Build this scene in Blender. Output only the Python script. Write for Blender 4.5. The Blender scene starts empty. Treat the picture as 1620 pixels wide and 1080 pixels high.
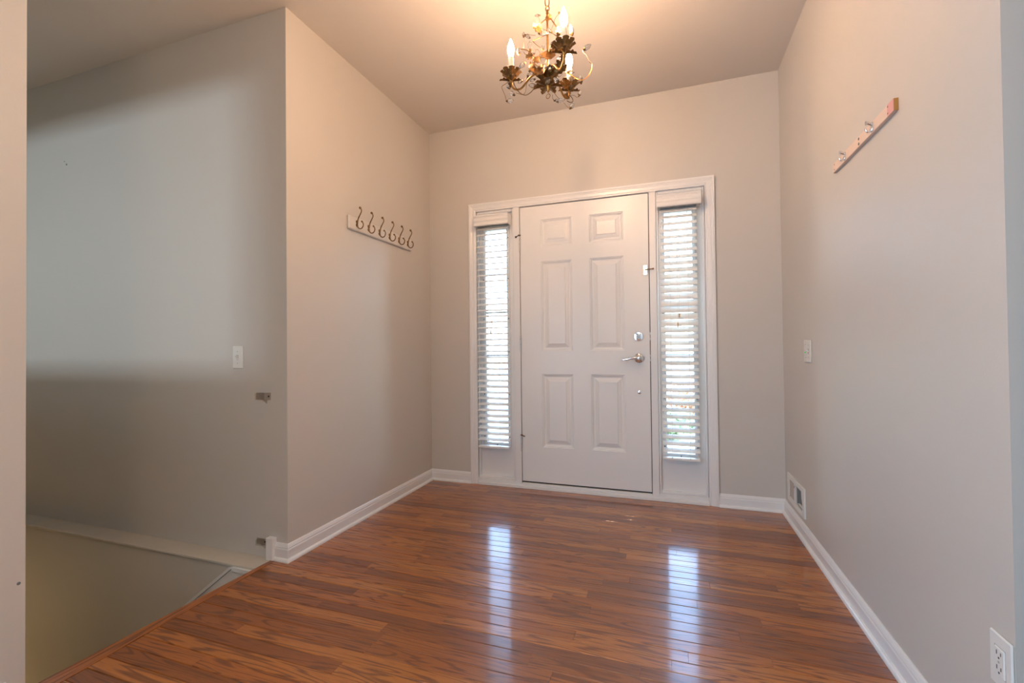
import bpy, math, random
from mathutils import Vector, Matrix
random.seed(7)
S = bpy.context.scene
COL = S.collection
PI = math.pi

# ------------------------------------------------------------------ camera
CAM = dict(loc=(1.7742, -3.1925, 1.0344), yaw=-0.3301, pitch=0.0125, roll=-0.0108, f=717.0)
def make_camera():
    yw, pt, rl = CAM['yaw'], CAM['pitch'], CAM['roll']
    f = Vector((math.sin(yw)*math.cos(pt), math.cos(yw)*math.cos(pt), math.sin(pt)))
    r = Vector((math.cos(yw), -math.sin(yw), 0)); u = r.cross(f)
    r2 = math.cos(rl)*r + math.sin(rl)*u; u2 = -math.sin(rl)*r + math.cos(rl)*u
    m = Matrix((r2, u2, -f)).transposed().to_4x4(); m.translation = Vector(CAM['loc'])
    cd = bpy.data.cameras.new('camera'); co = bpy.data.objects.new('camera', cd); COL.objects.link(co)
    co.matrix_world = m; cd.sensor_width = 36; cd.lens = CAM['f']/1620*36; cd.clip_start = .02
    S.camera = co
make_camera()

# ------------------------------------------------------------------ light
SKY_STRENGTH = 4.2
HALL_W, STAIR_W, WARM_FILL_W, CELLAR_W = 170, 150, 42, 24
BULB = 930
FILL_BLUE = (.38, .69, 1.0); DAY2 = (.74, .89, 1.0); WARM = (1.0, .68, .40)
S.view_settings.view_transform = 'Standard'; S.view_settings.look = 'None'
S.view_settings.exposure = -0.18; S.view_settings.gamma = 1.0; S.view_settings.use_curve_mapping = False
S.cycles.max_bounces = 10; S.cycles.diffuse_bounces = 5; S.cycles.transparent_max_bounces = 16
S.cycles.caustics_reflective = False; S.cycles.caustics_refractive = False
S.cycles.sample_clamp_indirect = 6
w = bpy.data.worlds.new('sky'); S.world = w; w.use_nodes = True
nt = w.node_tree; nt.nodes.clear()
sky = nt.nodes.new('ShaderNodeTexSky'); sky.sky_type = 'NISHITA'; sky.sun_disc = False
sky.sun_elevation = math.radians(52); sky.sun_rotation = math.radians(110); sky.dust_density = 1.5
bg = nt.nodes.new('ShaderNodeBackground'); bg.inputs['Strength'].default_value = SKY_STRENGTH
wo = nt.nodes.new('ShaderNodeOutputWorld')
nt.links.new(sky.outputs[0], bg.inputs[0]); nt.links.new(bg.outputs[0], wo.inputs[0])
def area(name, loc, rot, sx, sy, power, color):
    l = bpy.data.lights.new(name, 'AREA'); l.shape = 'RECTANGLE'; l.size = sx; l.size_y = sy
    l.energy = power; l.color = color
    o = bpy.data.objects.new(name, l); COL.objects.link(o); o.location = loc; o.rotation_euler = rot
    return o
# added blue fill on the hall wall, then daylight of the stair-room window
area('hall_blue_fill', (-.03, -4.9, 1.05), (PI/2, 0, -PI/2), 2.2, 1.9, HALL_W, FILL_BLUE)
area('stair_room_window_light', (-1.85, -7.5, 1.78), (PI/2, 0, 0), 1.9, .85, STAIR_W, DAY2)
# added warm fills with no fixture: one behind the camera, one down the stairwell
def lamp(name, loc, r, power, color):
    l = bpy.data.lights.new(name, 'POINT'); l.shadow_soft_size = r; l.energy = power; l.color = color
    o = bpy.data.objects.new(name, l); COL.objects.link(o); o.location = loc
lamp('hall_warm_fill', (1.5, -3.75, 2.2), .16, WARM_FILL_W, WARM)
area('cellar_warm_fill', (-3.4, -1.95, -.75), (0, 0, 0), .3, .3, CELLAR_W, (1.0, .72, .36))

# ------------------------------------------------------------------ helpers
class MB:
    def __init__(s): s.v = []; s.f = []
    def add(s, vs, fs):
        n = len(s.v); s.v += [tuple(v) for v in vs]; s.f += [tuple(i+n for i in f) for f in fs]; return s
    def box(s, x0, x1, y0, y1, z0, z1):
        return s.add([(x0,y0,z0),(x1,y0,z0),(x1,y1,z0),(x0,y1,z0),(x0,y0,z1),(x1,y0,z1),(x1,y1,z1),(x0,y1,z1)],
                     [(0,3,2,1),(4,5,6,7),(0,1,5,4),(1,2,6,5),(2,3,7,6),(3,0,4,7)])
    def bbox(s, x0, x1, y0, y1, z0, z1, b):
        # box with every edge chamfered by b
        c = [((x0+x1)/2,(x1-x0)/2),((y0+y1)/2,(y1-y0)/2),((z0+z1)/2,(z1-z0)/2)]
        vs = []; idx = {}
        for sx in (-1,1):
            for sy in (-1,1):
                for sz in (-1,1):
                    sg = (sx,sy,sz)
                    for a in range(3):
                        idx[(sg,a)] = len(vs)
                        vs.append(tuple(c[k][0] + sg[k]*(c[k][1] - (0 if k == a else b)) for k in range(3)))
        fs = []
        for a in range(3):
            o = [k for k in range(3) if k != a]
            for sa in (-1,1):
                q = []
                for (p, r) in ((-1,-1),(1,-1),(1,1),(-1,1)):
                    sg = [0,0,0]; sg[a] = sa; sg[o[0]] = p; sg[o[1]] = r; q.append(idx[(tuple(sg),a)])
                fs.append(tuple(q))
            for p in (-1,1):
                for r in (-1,1):
                    e = []
                    for sa in (-1,1):
                        sg = [0,0,0]; sg[a] = sa; sg[o[0]] = p; sg[o[1]] = r; sg = tuple(sg)
                        e.append((idx[(sg,o[0])], idx[(sg,o[1])]))
                    fs.append((e[0][0], e[0][1], e[1][1], e[1][0]))
        for sx in (-1,1):
            for sy in (-1,1):
                for sz in (-1,1): fs.append(tuple(idx[((sx,sy,sz),a)] for a in range(3)))
        return s.add(vs, fs)
    def prism(s, poly, fn, a0, a1):
        # poly: 2-D points; fn(p, q, a) -> 3-D point
        n = len(poly)
        a = a0 if isinstance(a0, (list, tuple)) else [a0]*n; b = a1 if isinstance(a1, (list, tuple)) else [a1]*n
        vs = [fn(p, q, a[i]) for i, (p, q) in enumerate(poly)] + [fn(p, q, b[i]) for i, (p, q) in enumerate(poly)]
        fs = [tuple(range(n)), tuple(range(2*n-1, n-1, -1))] + [(i, (i+1) % n, (i+1) % n + n, i+n) for i in range(n)]
        return s.add(vs, fs)
    def tube(s, pts, r, n=8, sub=4):
        P = [Vector(p) for p in pts]
        rs = r if isinstance(r, (list, tuple)) else [r]*len(P)
        if sub > 1 and len(P) > 2:
            Q = []; R = []
            for i in range(len(P)-1):
                p0, p1, p2, p3 = P[max(i-1,0)], P[i], P[i+1], P[min(i+2,len(P)-1)]
                for k in range(sub):
                    t = k/sub
                    Q.append(.5*((2*p1)+(-p0+p2)*t+(2*p0-5*p1+4*p2-p3)*t*t+(-p0+3*p1-3*p2+p3)*t**3)); R.append(rs[i]*(1-t)+rs[i+1]*t)
            Q.append(P[-1]); R.append(rs[-1])
        else: Q, R = P, rs
        up = None; vs = []; m = len(Q)
        for i in range(m):
            t = (Q[min(i+1,m-1)] - Q[max(i-1,0)]).normalized()
            if up is None: up = t.orthogonal().normalized()
            up = (up - t*up.dot(t)); up = up.normalized() if up.length > 1e-6 else t.orthogonal().normalized()
            b = t.cross(up)
            for k in range(n):
                a = 2*PI*k/n; vs.append(Q[i] + (up*math.cos(a) + b*math.sin(a))*R[i])
        fs = [(i*n+k, i*n+(k+1) % n, (i+1)*n+(k+1) % n, (i+1)*n+k) for i in range(m-1) for k in range(n)]
        fs += [tuple(range(n-1,-1,-1)), tuple(range((m-1)*n, m*n))]
        return s.add(vs, fs)
    def lathe(s, prof, o, axis, n=16):
        # prof: (radius, height along axis)
        ax = Vector(axis).normalized(); up = ax.orthogonal().normalized(); b = ax.cross(up); o = Vector(o)
        vs = []; rings = []
        for r, h in prof:
            if r < 1e-6: rings.append([len(vs)]); vs.append(o+ax*h)
            else:
                rings.append(list(range(len(vs), len(vs)+n)))
                for k in range(n):
                    a = 2*PI*k/n; vs.append(o+ax*h+(up*math.cos(a)+b*math.sin(a))*r)
        fs = []
        for A, B in zip(rings, rings[1:]):
            if len(A) == 1 and len(B) == 1: continue
            for k in range(n):
                if len(A) == 1: fs.append((A[0], B[k], B[(k+1) % n]))
                elif len(B) == 1: fs.append((A[k], A[(k+1) % n], B[0]))
                else: fs.append((A[k], A[(k+1) % n], B[(k+1) % n], B[k]))
        if len(rings[0]) > 1: fs.append(tuple(reversed(rings[0])))
        if len(rings[-1]) > 1: fs.append(tuple(rings[-1]))
        return s.add(vs, fs)
    def mesh(s, name):
        me = bpy.data.meshes.new(name); me.from_pydata(s.v, [], s.f)
        import bmesh
        b = bmesh.new(); b.from_mesh(me); bmesh.ops.recalc_face_normals(b, faces=b.faces); b.to_mesh(me); b.free()
        return me

def obj(name, mb, mat, parent=None, loc=(0,0,0), rot=(0,0,0), smooth=False, kind=None, label=None):
    me = mb.mesh(name) if isinstance(mb, MB) else mb
    if isinstance(mb, MB):
        for m in (mat if isinstance(mat, (list, tuple)) else [mat]): me.materials.append(m)
        if smooth:
            for p in me.polygons: p.use_smooth = True
            try: me.set_sharp_from_angle(angle=math.radians(38))
            except Exception: pass
    o = bpy.data.objects.new(name, me); COL.objects.link(o)
    o.location = loc; o.rotation_euler = rot
    if parent: o.parent = parent
    if kind: o['kind'] = kind
    if label: o['label'] = label
    return o
def empty(name, loc, label=None, cat=None, group=None, kind=None, rot=(0,0,0)):
    o = bpy.data.objects.new(name, None); COL.objects.link(o); o.location = loc; o.rotation_euler = rot
    o.empty_display_size = .05
    return tag(o, label, cat, group, kind)
def tag(o, label=None, cat=None, group=None, kind=None):
    if label: o['label'] = label
    if cat: o['category'] = cat
    if group: o['group'] = group
    if kind: o['kind'] = kind
    return o
def struct(name, mb, mat, label=None, parent=None, smooth=False):
    o = obj(name, mb, mat, parent, smooth=smooth)
    if not parent: o['kind'] = 'structure'
    if label: o['label'] = label
    return o

# ------------------------------------------------------------------ materials
def new_mat(name):
    m = bpy.data.materials.new(name); m.use_nodes = True
    return m, m.node_tree, m.node_tree.nodes['Principled BSDF']
def mat(name, color, rough=.5, metal=0, spec=.5, bump=None, vary=None, coat=0):
    m, t, b = new_mat(name)
    b.inputs['Base Color'].default_value = (*color, 1); b.inputs['Roughness'].default_value = rough
    b.inputs['Metallic'].default_value = metal; b.inputs['Specular IOR Level'].default_value = spec
    b.inputs['Coat Weight'].default_value = coat
    tc = t.nodes.new('ShaderNodeTexCoord')
    if vary:
        sc, amt, c2 = vary
        n = t.nodes.new('ShaderNodeTexNoise'); n.inputs['Scale'].default_value = sc; n.inputs['Detail'].default_value = 4
        t.links.new(tc.outputs['Object'], n.inputs['Vector'])
        mp = t.nodes.new('ShaderNodeMapRange'); mp.inputs['From Min'].default_value = .35; mp.inputs['From Max'].default_value = .7
        mp.inputs['To Max'].default_value = amt
        mx = t.nodes.new('ShaderNodeMix'); mx.data_type = 'RGBA'
        mx.inputs[6].default_value = (*color, 1); mx.inputs[7].default_value = (*c2, 1)
        t.links.new(n.outputs['Fac'], mp.inputs['Value']); t.links.new(mp.outputs[0], mx.inputs[0])
        t.links.new(mx.outputs[2], b.inputs['Base Color'])
    if bump:
        sc, st, dist = bump
        n = t.nodes.new('ShaderNodeTexNoise'); n.inputs['Scale'].default_value = sc; n.inputs['Detail'].default_value = 3
        t.links.new(tc.outputs['Object'], n.inputs['Vector'])
        bp = t.nodes.new('ShaderNodeBump'); bp.inputs['Strength'].default_value = st; bp.inputs['Distance'].default_value = dist
        t.links.new(n.outputs['Fac'], bp.inputs['Height']); t.links.new(bp.outputs[0], b.inputs['Normal'])
    return m
M = {}
M['wall'] = mat('wall_paint', (.60,.565,.52), .42, spec=.35, bump=(170,.12,.002), vary=(1.3,.25,(.57,.54,.50)))
M['ceiling'] = mat('ceiling_paint', (.70,.65,.60), .8, spec=.2, bump=(120,.1,.002))
M['trim'] = mat('trim_paint', (.80,.79,.78), .28, spec=.5, vary=(9,.12,(.74,.73,.71)))
M['door'] = mat('door_paint', (.80,.795,.785), .33, spec=.45, bump=(260,.08,.001), vary=(5,.2,(.74,.73,.71)))
M['ledge'] = mat('ledge_paint', (.60,.56,.49), .5, vary=(14,.4,(.56,.52,.46)))
M['blind'] = mat('blind_vinyl', (.83,.81,.78), .35, spec=.4)
M['headrail'] = mat('headrail_metal', (.45,.46,.47), .4, metal=.2)
M['cord'] = mat('blind_cord', (.78,.76,.72), .8)
M['tassel'] = mat('tassel_wood', (.62,.47,.30), .5)
M['plate'] = mat('plate_plastic', (.76,.74,.70), .3, spec=.5)
M['plate_dark'] = mat('slot_dark', (.03,.028,.026), .5)
M['led'] = None
M['chrome'] = mat('chrome', (.86,.86,.87), .09, metal=1)
M['satin'] = mat('satin_nickel', (.62,.60,.57), .3, metal=1, vary=(60,.5,(.40,.37,.33)))
M['bronze'] = mat('antique_bronze', (.30,.19,.095), .38, metal=1, vary=(70,.7,(.12,.07,.035)))
M['rubber'] = mat('brown_rubber', (.16,.085,.035), .6)
M['gap'] = mat('gap_shade', (.028,.020,.016), .6)  # near-black, puts the shade of the door gap into the colour
M['gold'] = mat('antique_gold', (.52,.28,.085), .34, metal=1, vary=(45,.8,(.22,.105,.03)))
M['leaf'] = mat('aged_gilt_leaf', (.30,.155,.045), .42, metal=.85, vary=(55,.9,(.085,.05,.022)), bump=(160,.35,.002))
M['twig'] = mat('dark_gilt_wire', (.20,.105,.035), .4, metal=.9, vary=(45,.8,(.09,.05,.02)))
M['candle'] = mat('candle_sleeve', (.72,.66,.54), .5, bump=(90,.4,.002))
M['pine'] = mat('bare_pine', (.78,.62,.52), .55, vary=(14,.5,(.70,.52,.41)))
M['pine_end'] = mat('pine_end_grain', (.42,.20,.045), .6)
M['pink'] = mat('pink_wood', (.70,.36,.34), .55)
M['rack'] = mat('rack_paint', (.70,.665,.62), .4, vary=(20,.4,(.62,.57,.50)))
M['duct'] = mat('duct_metal', (.20,.22,.22), .45, metal=.5)
M['lattice'] = mat('register_screen', (.48,.43,.40), .5)
M['concrete'] = mat('porch_concrete', (.45,.44,.42), .9, bump=(40,.3,.01))
M['lawn'] = mat('lawn', (.38,.40,.28), .95, vary=(2,.8,(.42,.38,.26)))
M['shrub_green'] = mat('shrub_green', (.22,.30,.17), .7)
M['shrub_rust'] = mat('shrub_rust', (.50,.30,.19), .7)
M['bark'] = mat('bark', (.12,.08,.05), .9)
M['carpet'] = mat('stair_carpet', (.42,.36,.28), .95, bump=(500,.5,.004))

def glass_mat():
    m = bpy.data.materials.new('window_glass'); m.use_nodes = True; t = m.node_tree; t.nodes.clear()
    tr = t.nodes.new('ShaderNodeBsdfTransparent'); tr.inputs[0].default_value = (.95,.98,.97,1)
    gl = t.nodes.new('ShaderNodeBsdfGlossy'); gl.inputs['Roughness'].default_value = .02
    fr = t.nodes.new('ShaderNodeFresnel'); fr.inputs[0].default_value = 1.5
    mx = t.nodes.new('ShaderNodeMixShader'); o = t.nodes.new('ShaderNodeOutputMaterial')
    t.links.new(fr.outputs[0], mx.inputs[0]); t.links.new(tr.outputs[0], mx.inputs[1]); t.links.new(gl.outputs[0], mx.inputs[2])
    t.links.new(mx.outputs[0], o.inputs[0]); return m
M['glass'] = glass_mat()
def crystal_mat():
    m, t, b = new_mat('crystal'); b.inputs['Base Color'].default_value = (1,.98,.95,1)
    b.inputs['Roughness'].default_value = .01; b.inputs['Transmission Weight'].default_value = 1; b.inputs['IOR'].default_value = 1.5
    df = t.nodes.new('ShaderNodeBsdfTranslucent'); df.inputs[0].default_value = (1,.95,.88,1)
    d2 = t.nodes.new('ShaderNodeBsdfDiffuse'); d2.inputs[0].default_value = (1,.97,.93,1)
    ma = t.nodes.new('ShaderNodeMixShader'); mb_ = t.nodes.new('ShaderNodeMixShader'); mb_.inputs[0].default_value = .10
    t.links.new(df.outputs[0], ma.inputs[1]); t.links.new(d2.outputs[0], ma.inputs[2])
    t.links.new(b.outputs[0], mb_.inputs[1]); t.links.new(ma.outputs[0], mb_.inputs[2])
    t.links.new(mb_.outputs[0], t.nodes['Material Output'].inputs[0])
    return m
M['crystal'] = crystal_mat()
def acrylic_mat():
    m = bpy.data.materials.new('clear_plastic'); m.use_nodes = True; t = m.node_tree; t.nodes.clear()
    tr = t.nodes.new('ShaderNodeBsdfTransparent'); tr.inputs[0].default_value = (.93,.91,.89,1)
    gl = t.nodes.new('ShaderNodeBsdfGlossy'); gl.inputs['Roughness'].default_value = .12
    mx = t.nodes.new('ShaderNodeMixShader'); mx.inputs[0].default_value = .08; o = t.nodes.new('ShaderNodeOutputMaterial')
    t.links.new(tr.outputs[0], mx.inputs[1]); t.links.new(gl.outputs[0], mx.inputs[2]); t.links.new(mx.outputs[0], o.inputs[0])
    return m
M['acrylic'] = acrylic_mat()
def emit(name, c, s):
    m = bpy.data.materials.new(name); m.use_nodes = True; t = m.node_tree; t.nodes.clear()
    e = t.nodes.new('ShaderNodeEmission'); e.inputs[0].default_value = (*c,1); e.inputs[1].default_value = s
    o = t.nodes.new('ShaderNodeOutputMaterial'); t.links.new(e.outputs[0], o.inputs[0]); return m
M['bulb'] = emit('lit_bulb', (1.0,.61,.35), BULB)
M['led'] = emit('green_led', (.1,.75,.15), .8)

def wood(name, dark, mid, light, along='X', gloss=True):
    m, t, b = new_mat(name); N = t.nodes.new; Lk = t.links.new
    tc = N('ShaderNodeTexCoord'); oi = N('ShaderNodeObjectInfo')
    sx = N('ShaderNodeSeparateXYZ'); Lk(tc.outputs['Object'], sx.inputs[0])
    def mul(a, k, add=0.0):
        n = N('ShaderNodeMath'); n.operation = 'MULTIPLY_ADD'; Lk(a, n.inputs[0]); n.inputs[1].default_value = k
        if isinstance(add, float): n.inputs[2].default_value = add
        else: Lk(add, n.inputs[2])
        return n.outputs[0]
    A, B = ('X','Y') if along == 'X' else ('Y','X')
    r50 = mul(oi.outputs['Random'], 57.0)
    def vec(ka, kb):
        c = N('ShaderNodeCombineXYZ'); Lk(mul(sx.outputs[A], ka, r50), c.inputs[0]); Lk(mul(sx.outputs[B], kb), c.inputs[1]); Lk(r50, c.inputs[2]); return c.outputs[0]
    def noise(v, detail, dist=0.0):
        n = N('ShaderNodeTexNoise'); n.inputs['Scale'].default_value = 1; n.inputs['Detail'].default_value = detail
        n.inputs['Distortion'].default_value = dist; Lk(v, n.inputs['Vector']); return n.outputs['Fac']
    n1 = noise(vec(1.25, 17), 2.0, .4)
    sn = N('ShaderNodeMath'); sn.operation = 'SINE'; Lk(mul(n1, 64.0), sn.inputs[0])
    ring = N('ShaderNodeMapRange'); Lk(sn.outputs[0], ring.inputs['Value'])
    ring.inputs['From Min'].default_value = .25; ring.inputs['From Max'].default_value = 1.0
    pore = N('ShaderNodeMapRange'); Lk(noise(vec(14, 420), 2.0), pore.inputs['Value'])
    pore.inputs['From Min'].default_value = .52; pore.inputs['From Max'].default_value = .72
    big = noise(vec(1.5, 9), 3.0)
    # per-plank tone
    cr = N('ShaderNodeValToRGB'); cr.color_ramp.elements[0].color = (*mid,1); cr.color_ramp.elements[1].color = (*light,1)
    e = cr.color_ramp.elements.new(.18); e.color = tuple(.6*a+.4*b_ for a, b_ in zip(mid, dark))+(1,)
    cr.color_ramp.elements[0].color = tuple(.36*a+.64*b_ for a, b_ in zip(mid, dark))+(1,)
    e = cr.color_ramp.elements.new(.5); e.color = (*mid,1)
    ad = N('ShaderNodeMath'); ad.operation = 'MULTIPLY_ADD'; Lk(big, ad.inputs[0]); ad.inputs[1].default_value = .5
    sb = N('ShaderNodeMath'); sb.operation = 'SUBTRACT'; Lk(oi.outputs['Random'], sb.inputs[0]); sb.inputs[1].default_value = .25
    Lk(sb.outputs[0], ad.inputs[2]); Lk(ad.outputs[0], cr.inputs[0])
    mx = N('ShaderNodeMix'); mx.data_type = 'RGBA'; mx.inputs[7].default_value = (*dark,1)
    Lk(cr.outputs[0], mx.inputs[6])
    f1 = N('ShaderNodeMath'); f1.operation = 'MULTIPLY'; Lk(ring.outputs[0], f1.inputs[0]); f1.inputs[1].default_value = .72
    Lk(f1.outputs[0], mx.inputs[0])
    mx2 = N('ShaderNodeMix'); mx2.data_type = 'RGBA'; mx2.inputs[7].default_value = (*dark,1); Lk(mx.outputs[2], mx2.inputs[6])
    f2 = N('ShaderNodeMath'); f2.operation = 'MULTIPLY'; Lk(pore.outputs[0], f2.inputs[0]); f2.inputs[1].default_value = .5
    Lk(f2.outputs[0], mx2.inputs[0]); Lk(mx2.outputs[2], b.inputs['Base Color'])
    b.inputs['Roughness'].default_value = .38; b.inputs['Specular IOR Level'].default_value = .4
    b.inputs['Coat Weight'].default_value = 1.0 if gloss else .3; b.inputs['Coat Roughness'].default_value = .09; b.inputs['Coat IOR'].default_value = 1.5
    # faint scuffing of the varnish
    sc = N('ShaderNodeTexNoise'); sc.inputs['Scale'].default_value = 6; sc.inputs['Detail'].default_value = 5
    gm = N('ShaderNodeNewGeometry'); Lk(gm.outputs['Position'], sc.inputs['Vector'])
    mr = N('ShaderNodeMapRange'); Lk(sc.outputs['Fac'], mr.inputs['Value']); mr.inputs['From Min'].default_value = .3; mr.inputs['From Max'].default_value = .75
    mr.inputs['To Min'].default_value = .07; mr.inputs['To Max'].default_value = .17; Lk(mr.outputs[0], b.inputs['Coat Roughness'])
    bp = N('ShaderNodeBump'); bp.inputs['Strength'].default_value = .05; bp.inputs['Distance'].default_value = .001
    Lk(pore.outputs[0], bp.inputs['Height']); Lk(bp.outputs[0], b.inputs['Normal'])
    b2 = N('ShaderNodeBump'); b2.inputs['Strength'].default_value = .12; b2.inputs['Distance'].default_value = .002
    wv = N('ShaderNodeTexNoise'); wv.inputs['Scale'].default_value = 14; wv.inputs['Detail'].default_value = 1; Lk(gm.outputs['Position'], wv.inputs['Vector'])
    Lk(wv.outputs['Fac'], b2.inputs['Height']); Lk(b2.outputs[0], b.inputs['Coat Normal'])
    return m
M['oak'] = wood('oak_plank', (.11,.026,.004), (.38,.112,.014), (.47,.165,.025))
M['oak_edge'] = wood('oak_nosing', (.10,.022,.003), (.34,.085,.010), (.42,.13,.018), along='Y')
M['subfloor'] = mat('subfloor', (.020,.009,.004), .9)

# ------------------------------------------------------------------ room shell
W, L, H = 2.451, 1.438, 2.74
YF = -1.955            # where the entry opens into the hall
XL = -.05              # left side of the hall, at the stairs
fl = MB().box(-.05,W+.1,YF,.12,-.32,-.0205).box(-.05,5.6,-7.6,YF,-.32,-.0205)
floor = struct('floor', fl, M['subfloor'], 'floor of stained oak strip planks')
struct('ceiling', MB().box(-4.4,5.8,-7.8,.16,H,H+.12), M['ceiling'])
OX0, OX1, OZ = .400, 2.018, 2.075
struct('wall_back', MB().box(-.12,OX0,0,.15,-.02,H).box(OX1,W+.12,0,.15,-.02,H).box(OX0,OX1,0,.15,OZ,H), M['wall'], 'greige wall around the front door')
struct('wall_left', MB().box(-.12,0,-L,0,-.02,H), M['wall'], 'greige wall with the white coat rack')
struct('wall_right', MB().box(W,W+.12,YF,0,-.02,H), M['wall'], 'greige wall with the bare pine hook rail')
struct('wall_front', MB().box(W+.12,5.75,YF,YF+.12,-.02,H), M['wall'])
ws = struct('wall_stairwell', MB().box(-4.4,-.12,-L,-L+.12,-2.7,H).box(-.12,-.1,-L,-L+.1,-2.7,-.02), M['wall'], 'greige wall above the stairwell')
struct('wall_stairwell_lower', MB().box(-4.3,-.095,-1.528,-L,-2.7,-.012), M['wall'], 'greige lower wall of the stairwell under the ledge')
hall = struct('wall_hall', MB().box(-.17,XL,-7.7,-2.377,-2.7,H), M['wall'], 'end of a greige wall beside the stairs')
struct('wall_light_block', MB().box(2.36,2.6,-7.7,-2.28,-.02,H), M['wall'])  # unseen wall, added to keep hall light off the right corner strip
struct('wall_knee', MB().box(-4.3,-.5,-2.52,-2.40,-2.7,1.06).box(-.5,-.17,-2.52,-2.40,-2.7,H).box(-4.3,-.5,-2.52,-2.40,2.33,H), M['wall'])
struct('wall_outer', MB().box(-4.4,-4.3,-7.7,-L,-2.7,H).box(-4.4,5.75,-7.75,-7.6,-.4,H).box(5.6,5.75,-7.7,YF,-.4,H), M['wall'])
struct('floor_basement', MB().box(-4.4,.1,-2.6,-1.3,-2.8,-2.7), M['carpet'])
struct('floor_stair_room', MB().box(-4.4,-.17,-7.7,-2.46,-.32,-.02), M['carpet'])
struct('wall_under_floor', MB().box(-.05,.02,-2.52,-L,-2.7,-.02), M['wall'])

# small marks on the walls
obj('nail_hole', MB().lathe([(0,.0008),(.006,.0008),(.007,0)], (-1.736,-L,2.197), (0,-1,0), 8).box(-1.760,-1.752,-L-.001,-L,2.215,2.22), M['duct'], ws)
obj('scuff_mark', MB().lathe([(0,.0006),(.004,.0006),(.005,0)], (XL,-2.392,.352), (1,0,0), 7), M['duct'], hall)

# ---- stairs, ledge, nosing
struct('trim_1', MB().bbox(-4.3,-.085,-1.548,-L,-.012,.0,.002), M['ledge'], 'painted ledge along the stairwell wall')
struct('trim_2', MB().bbox(-.232,-.088,-1.556,-1.528,-.034,-.011,.002), M['trim'], 'white fascia end under the stairwell ledge')
sk = [(-.225,-.016),(-.088,-.016),(-.088,-.62),(-1.05,-.62-.05),(-1.05,-.645)]
struct('trim_3', MB().prism(sk, lambda p,q,a: (p,a,q), -1.543, -1.527)
       .prism([(-.225,-.014),(-.247,-.014),(-1.07,-.644),(-1.05,-.646)], lambda p,q,a: (p,a,q), -1.552, -1.527), M['trim'], 'white sloping skirt board going down the stairs')
def edge_x(y, a, b): t = (-1.45-y)/.927; return a+(b-a)*max(0, min(1, t))
eo = MB()
EP = [(0,-.03),(0,-.004),(.06,.0004),(.12,.0014),(1,.0014),(1,-.03)]     # (share of the width from the stair side, height)
eo.prism(EP, lambda p,q,a: (edge_x(a,-.087,-.110)*(1-p)+edge_x(a,-.060,-.035)*p, a, q), -2.377, -L-.012)
edge = struct('trim_4', eo, M['oak_edge'])
edge['label'] = 'oak nosing along the top of the stairs'
st = MB()
for i in range(13):
    x = -.075 - .25*i; z = -.19*(i+1)
    st.box(x-.28, x, -2.40, -1.545, z-.03, z).box(x-.02, x, -2.40, -1.545, z, z+.16)
struct('stairs', st, M['carpet'], 'carpeted stairs going down')

# ---- floor planks, each its own part
PW = .0571
def plank_mesh(x0, x1):
    hw = (PW-.0014)/2; l = (x1-x0)/2-.0004; c = .0018; mb = MB()
    mb.add([(-l,-hw,-.02),(l,-hw,-.02),(l,hw,-.02),(-l,hw,-.02),(-l,-hw,-c),(l,-hw,-c),(l,hw,-c),(-l,hw,-c),(-l,-hw+c,0),(l,-hw+c,0),(l,hw-c,0),(-l,hw-c,0)],
           [(0,1,5,4),(1,2,6,5),(2,3,7,6),(3,0,4,7),(4,5,9,8),(5,6,10,9),(6,7,11,10),(7,4,8,11),(8,9,10,11)])
    return mb
rp = random.Random(21)
y = -.004; row = 0; far = MB(); nplank = 0
while y > -7.55:
    yc = y - PW/2; a = edge_x(yc,-.0595,-.0345) if -2.38 < yc < -L-.02 else (.001 if yc > -2 else -.0495); b = (W if yc > YF+.03 else (4.2 if yc > -3.0 else 5.55)); x = a
    ln = rp.uniform(.25, 1.1)
    while x < b-.001:
        x1 = min(x+ln, b)
        if b-x1 < .14: x1 = b
        if yc > -2.75 and x < W+.2:
            o = obj('plank', plank_mesh(x, x1), M['oak'], floor, ((x+x1)/2, yc, rp.uniform(-.0003,.0003)), (rp.uniform(-.0035,.0035), rp.uniform(-.0003,.0003), 0))
            nplank += 1
        else:
            m = plank_mesh(x, x1); far.add([(vx+(x+x1)/2, vy+yc, vz) for vx, vy, vz in m.v], m.f)
        x = x1; ln = rp.uniform(.35, 1.45)
    y -= PW; row += 1
obj('planks_behind', far, M['oak'], floor, kind='stuff')

# ---- baseboards with shoe moulding
BP = [(0,0),(.013,0),(.013,.056),(.0105,.062),(.0115,.066),(.007,.078),(.004,.083),(0,.083)]
SHOE = [(.013,0),(.026,0),(.0255,.006),(.023,.011),(.019,.0145),(.013,.0165)]
def base(name, p0, p1, nrm, m0=0, m1=0, label=None):
    # run from p0 to p1 (2-D), profile thickness grows along nrm; m0/m1 mitre: +1 outside corner, -1 inside corner
    d = Vector((p1[0]-p0[0], p1[1]-p0[1])); ln = d.length; d.normalize(); n = Vector(nrm)
    fn = lambda t, z, a: (p0[0]+d.x*a+n.x*t, p0[1]+d.y*a+n.y*t, z)
    root = struct(name, MB().prism(BP, fn, [-m0*t for t, z in BP], [ln+m1*t for t, z in BP]), M['trim'], label)
    obj('shoe_moulding', MB().prism(SHOE, fn, [-m0*t for t, z in SHOE], [ln+m1*t for t, z in SHOE]), M['trim'], root)
    return root
base('baseboard_left', (0,-L), (0,0), (1,0), 1, -1, 'white baseboard under the coat rack')
base('baseboard_stairwell', (-.069,-L), (0,-L), (0,-1), 0, 1, 'short white baseboard wrapping the corner by the stairs')
base('baseboard_back', (0,0), (.344,0), (0,-1), -1, 0, 'short white baseboard beside the hinge side of the door')
base('baseboard_back_handle_side', (2.074,0), (W,0), (0,-1), 0, -1, 'short white baseboard beside the handle side of the door')
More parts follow.
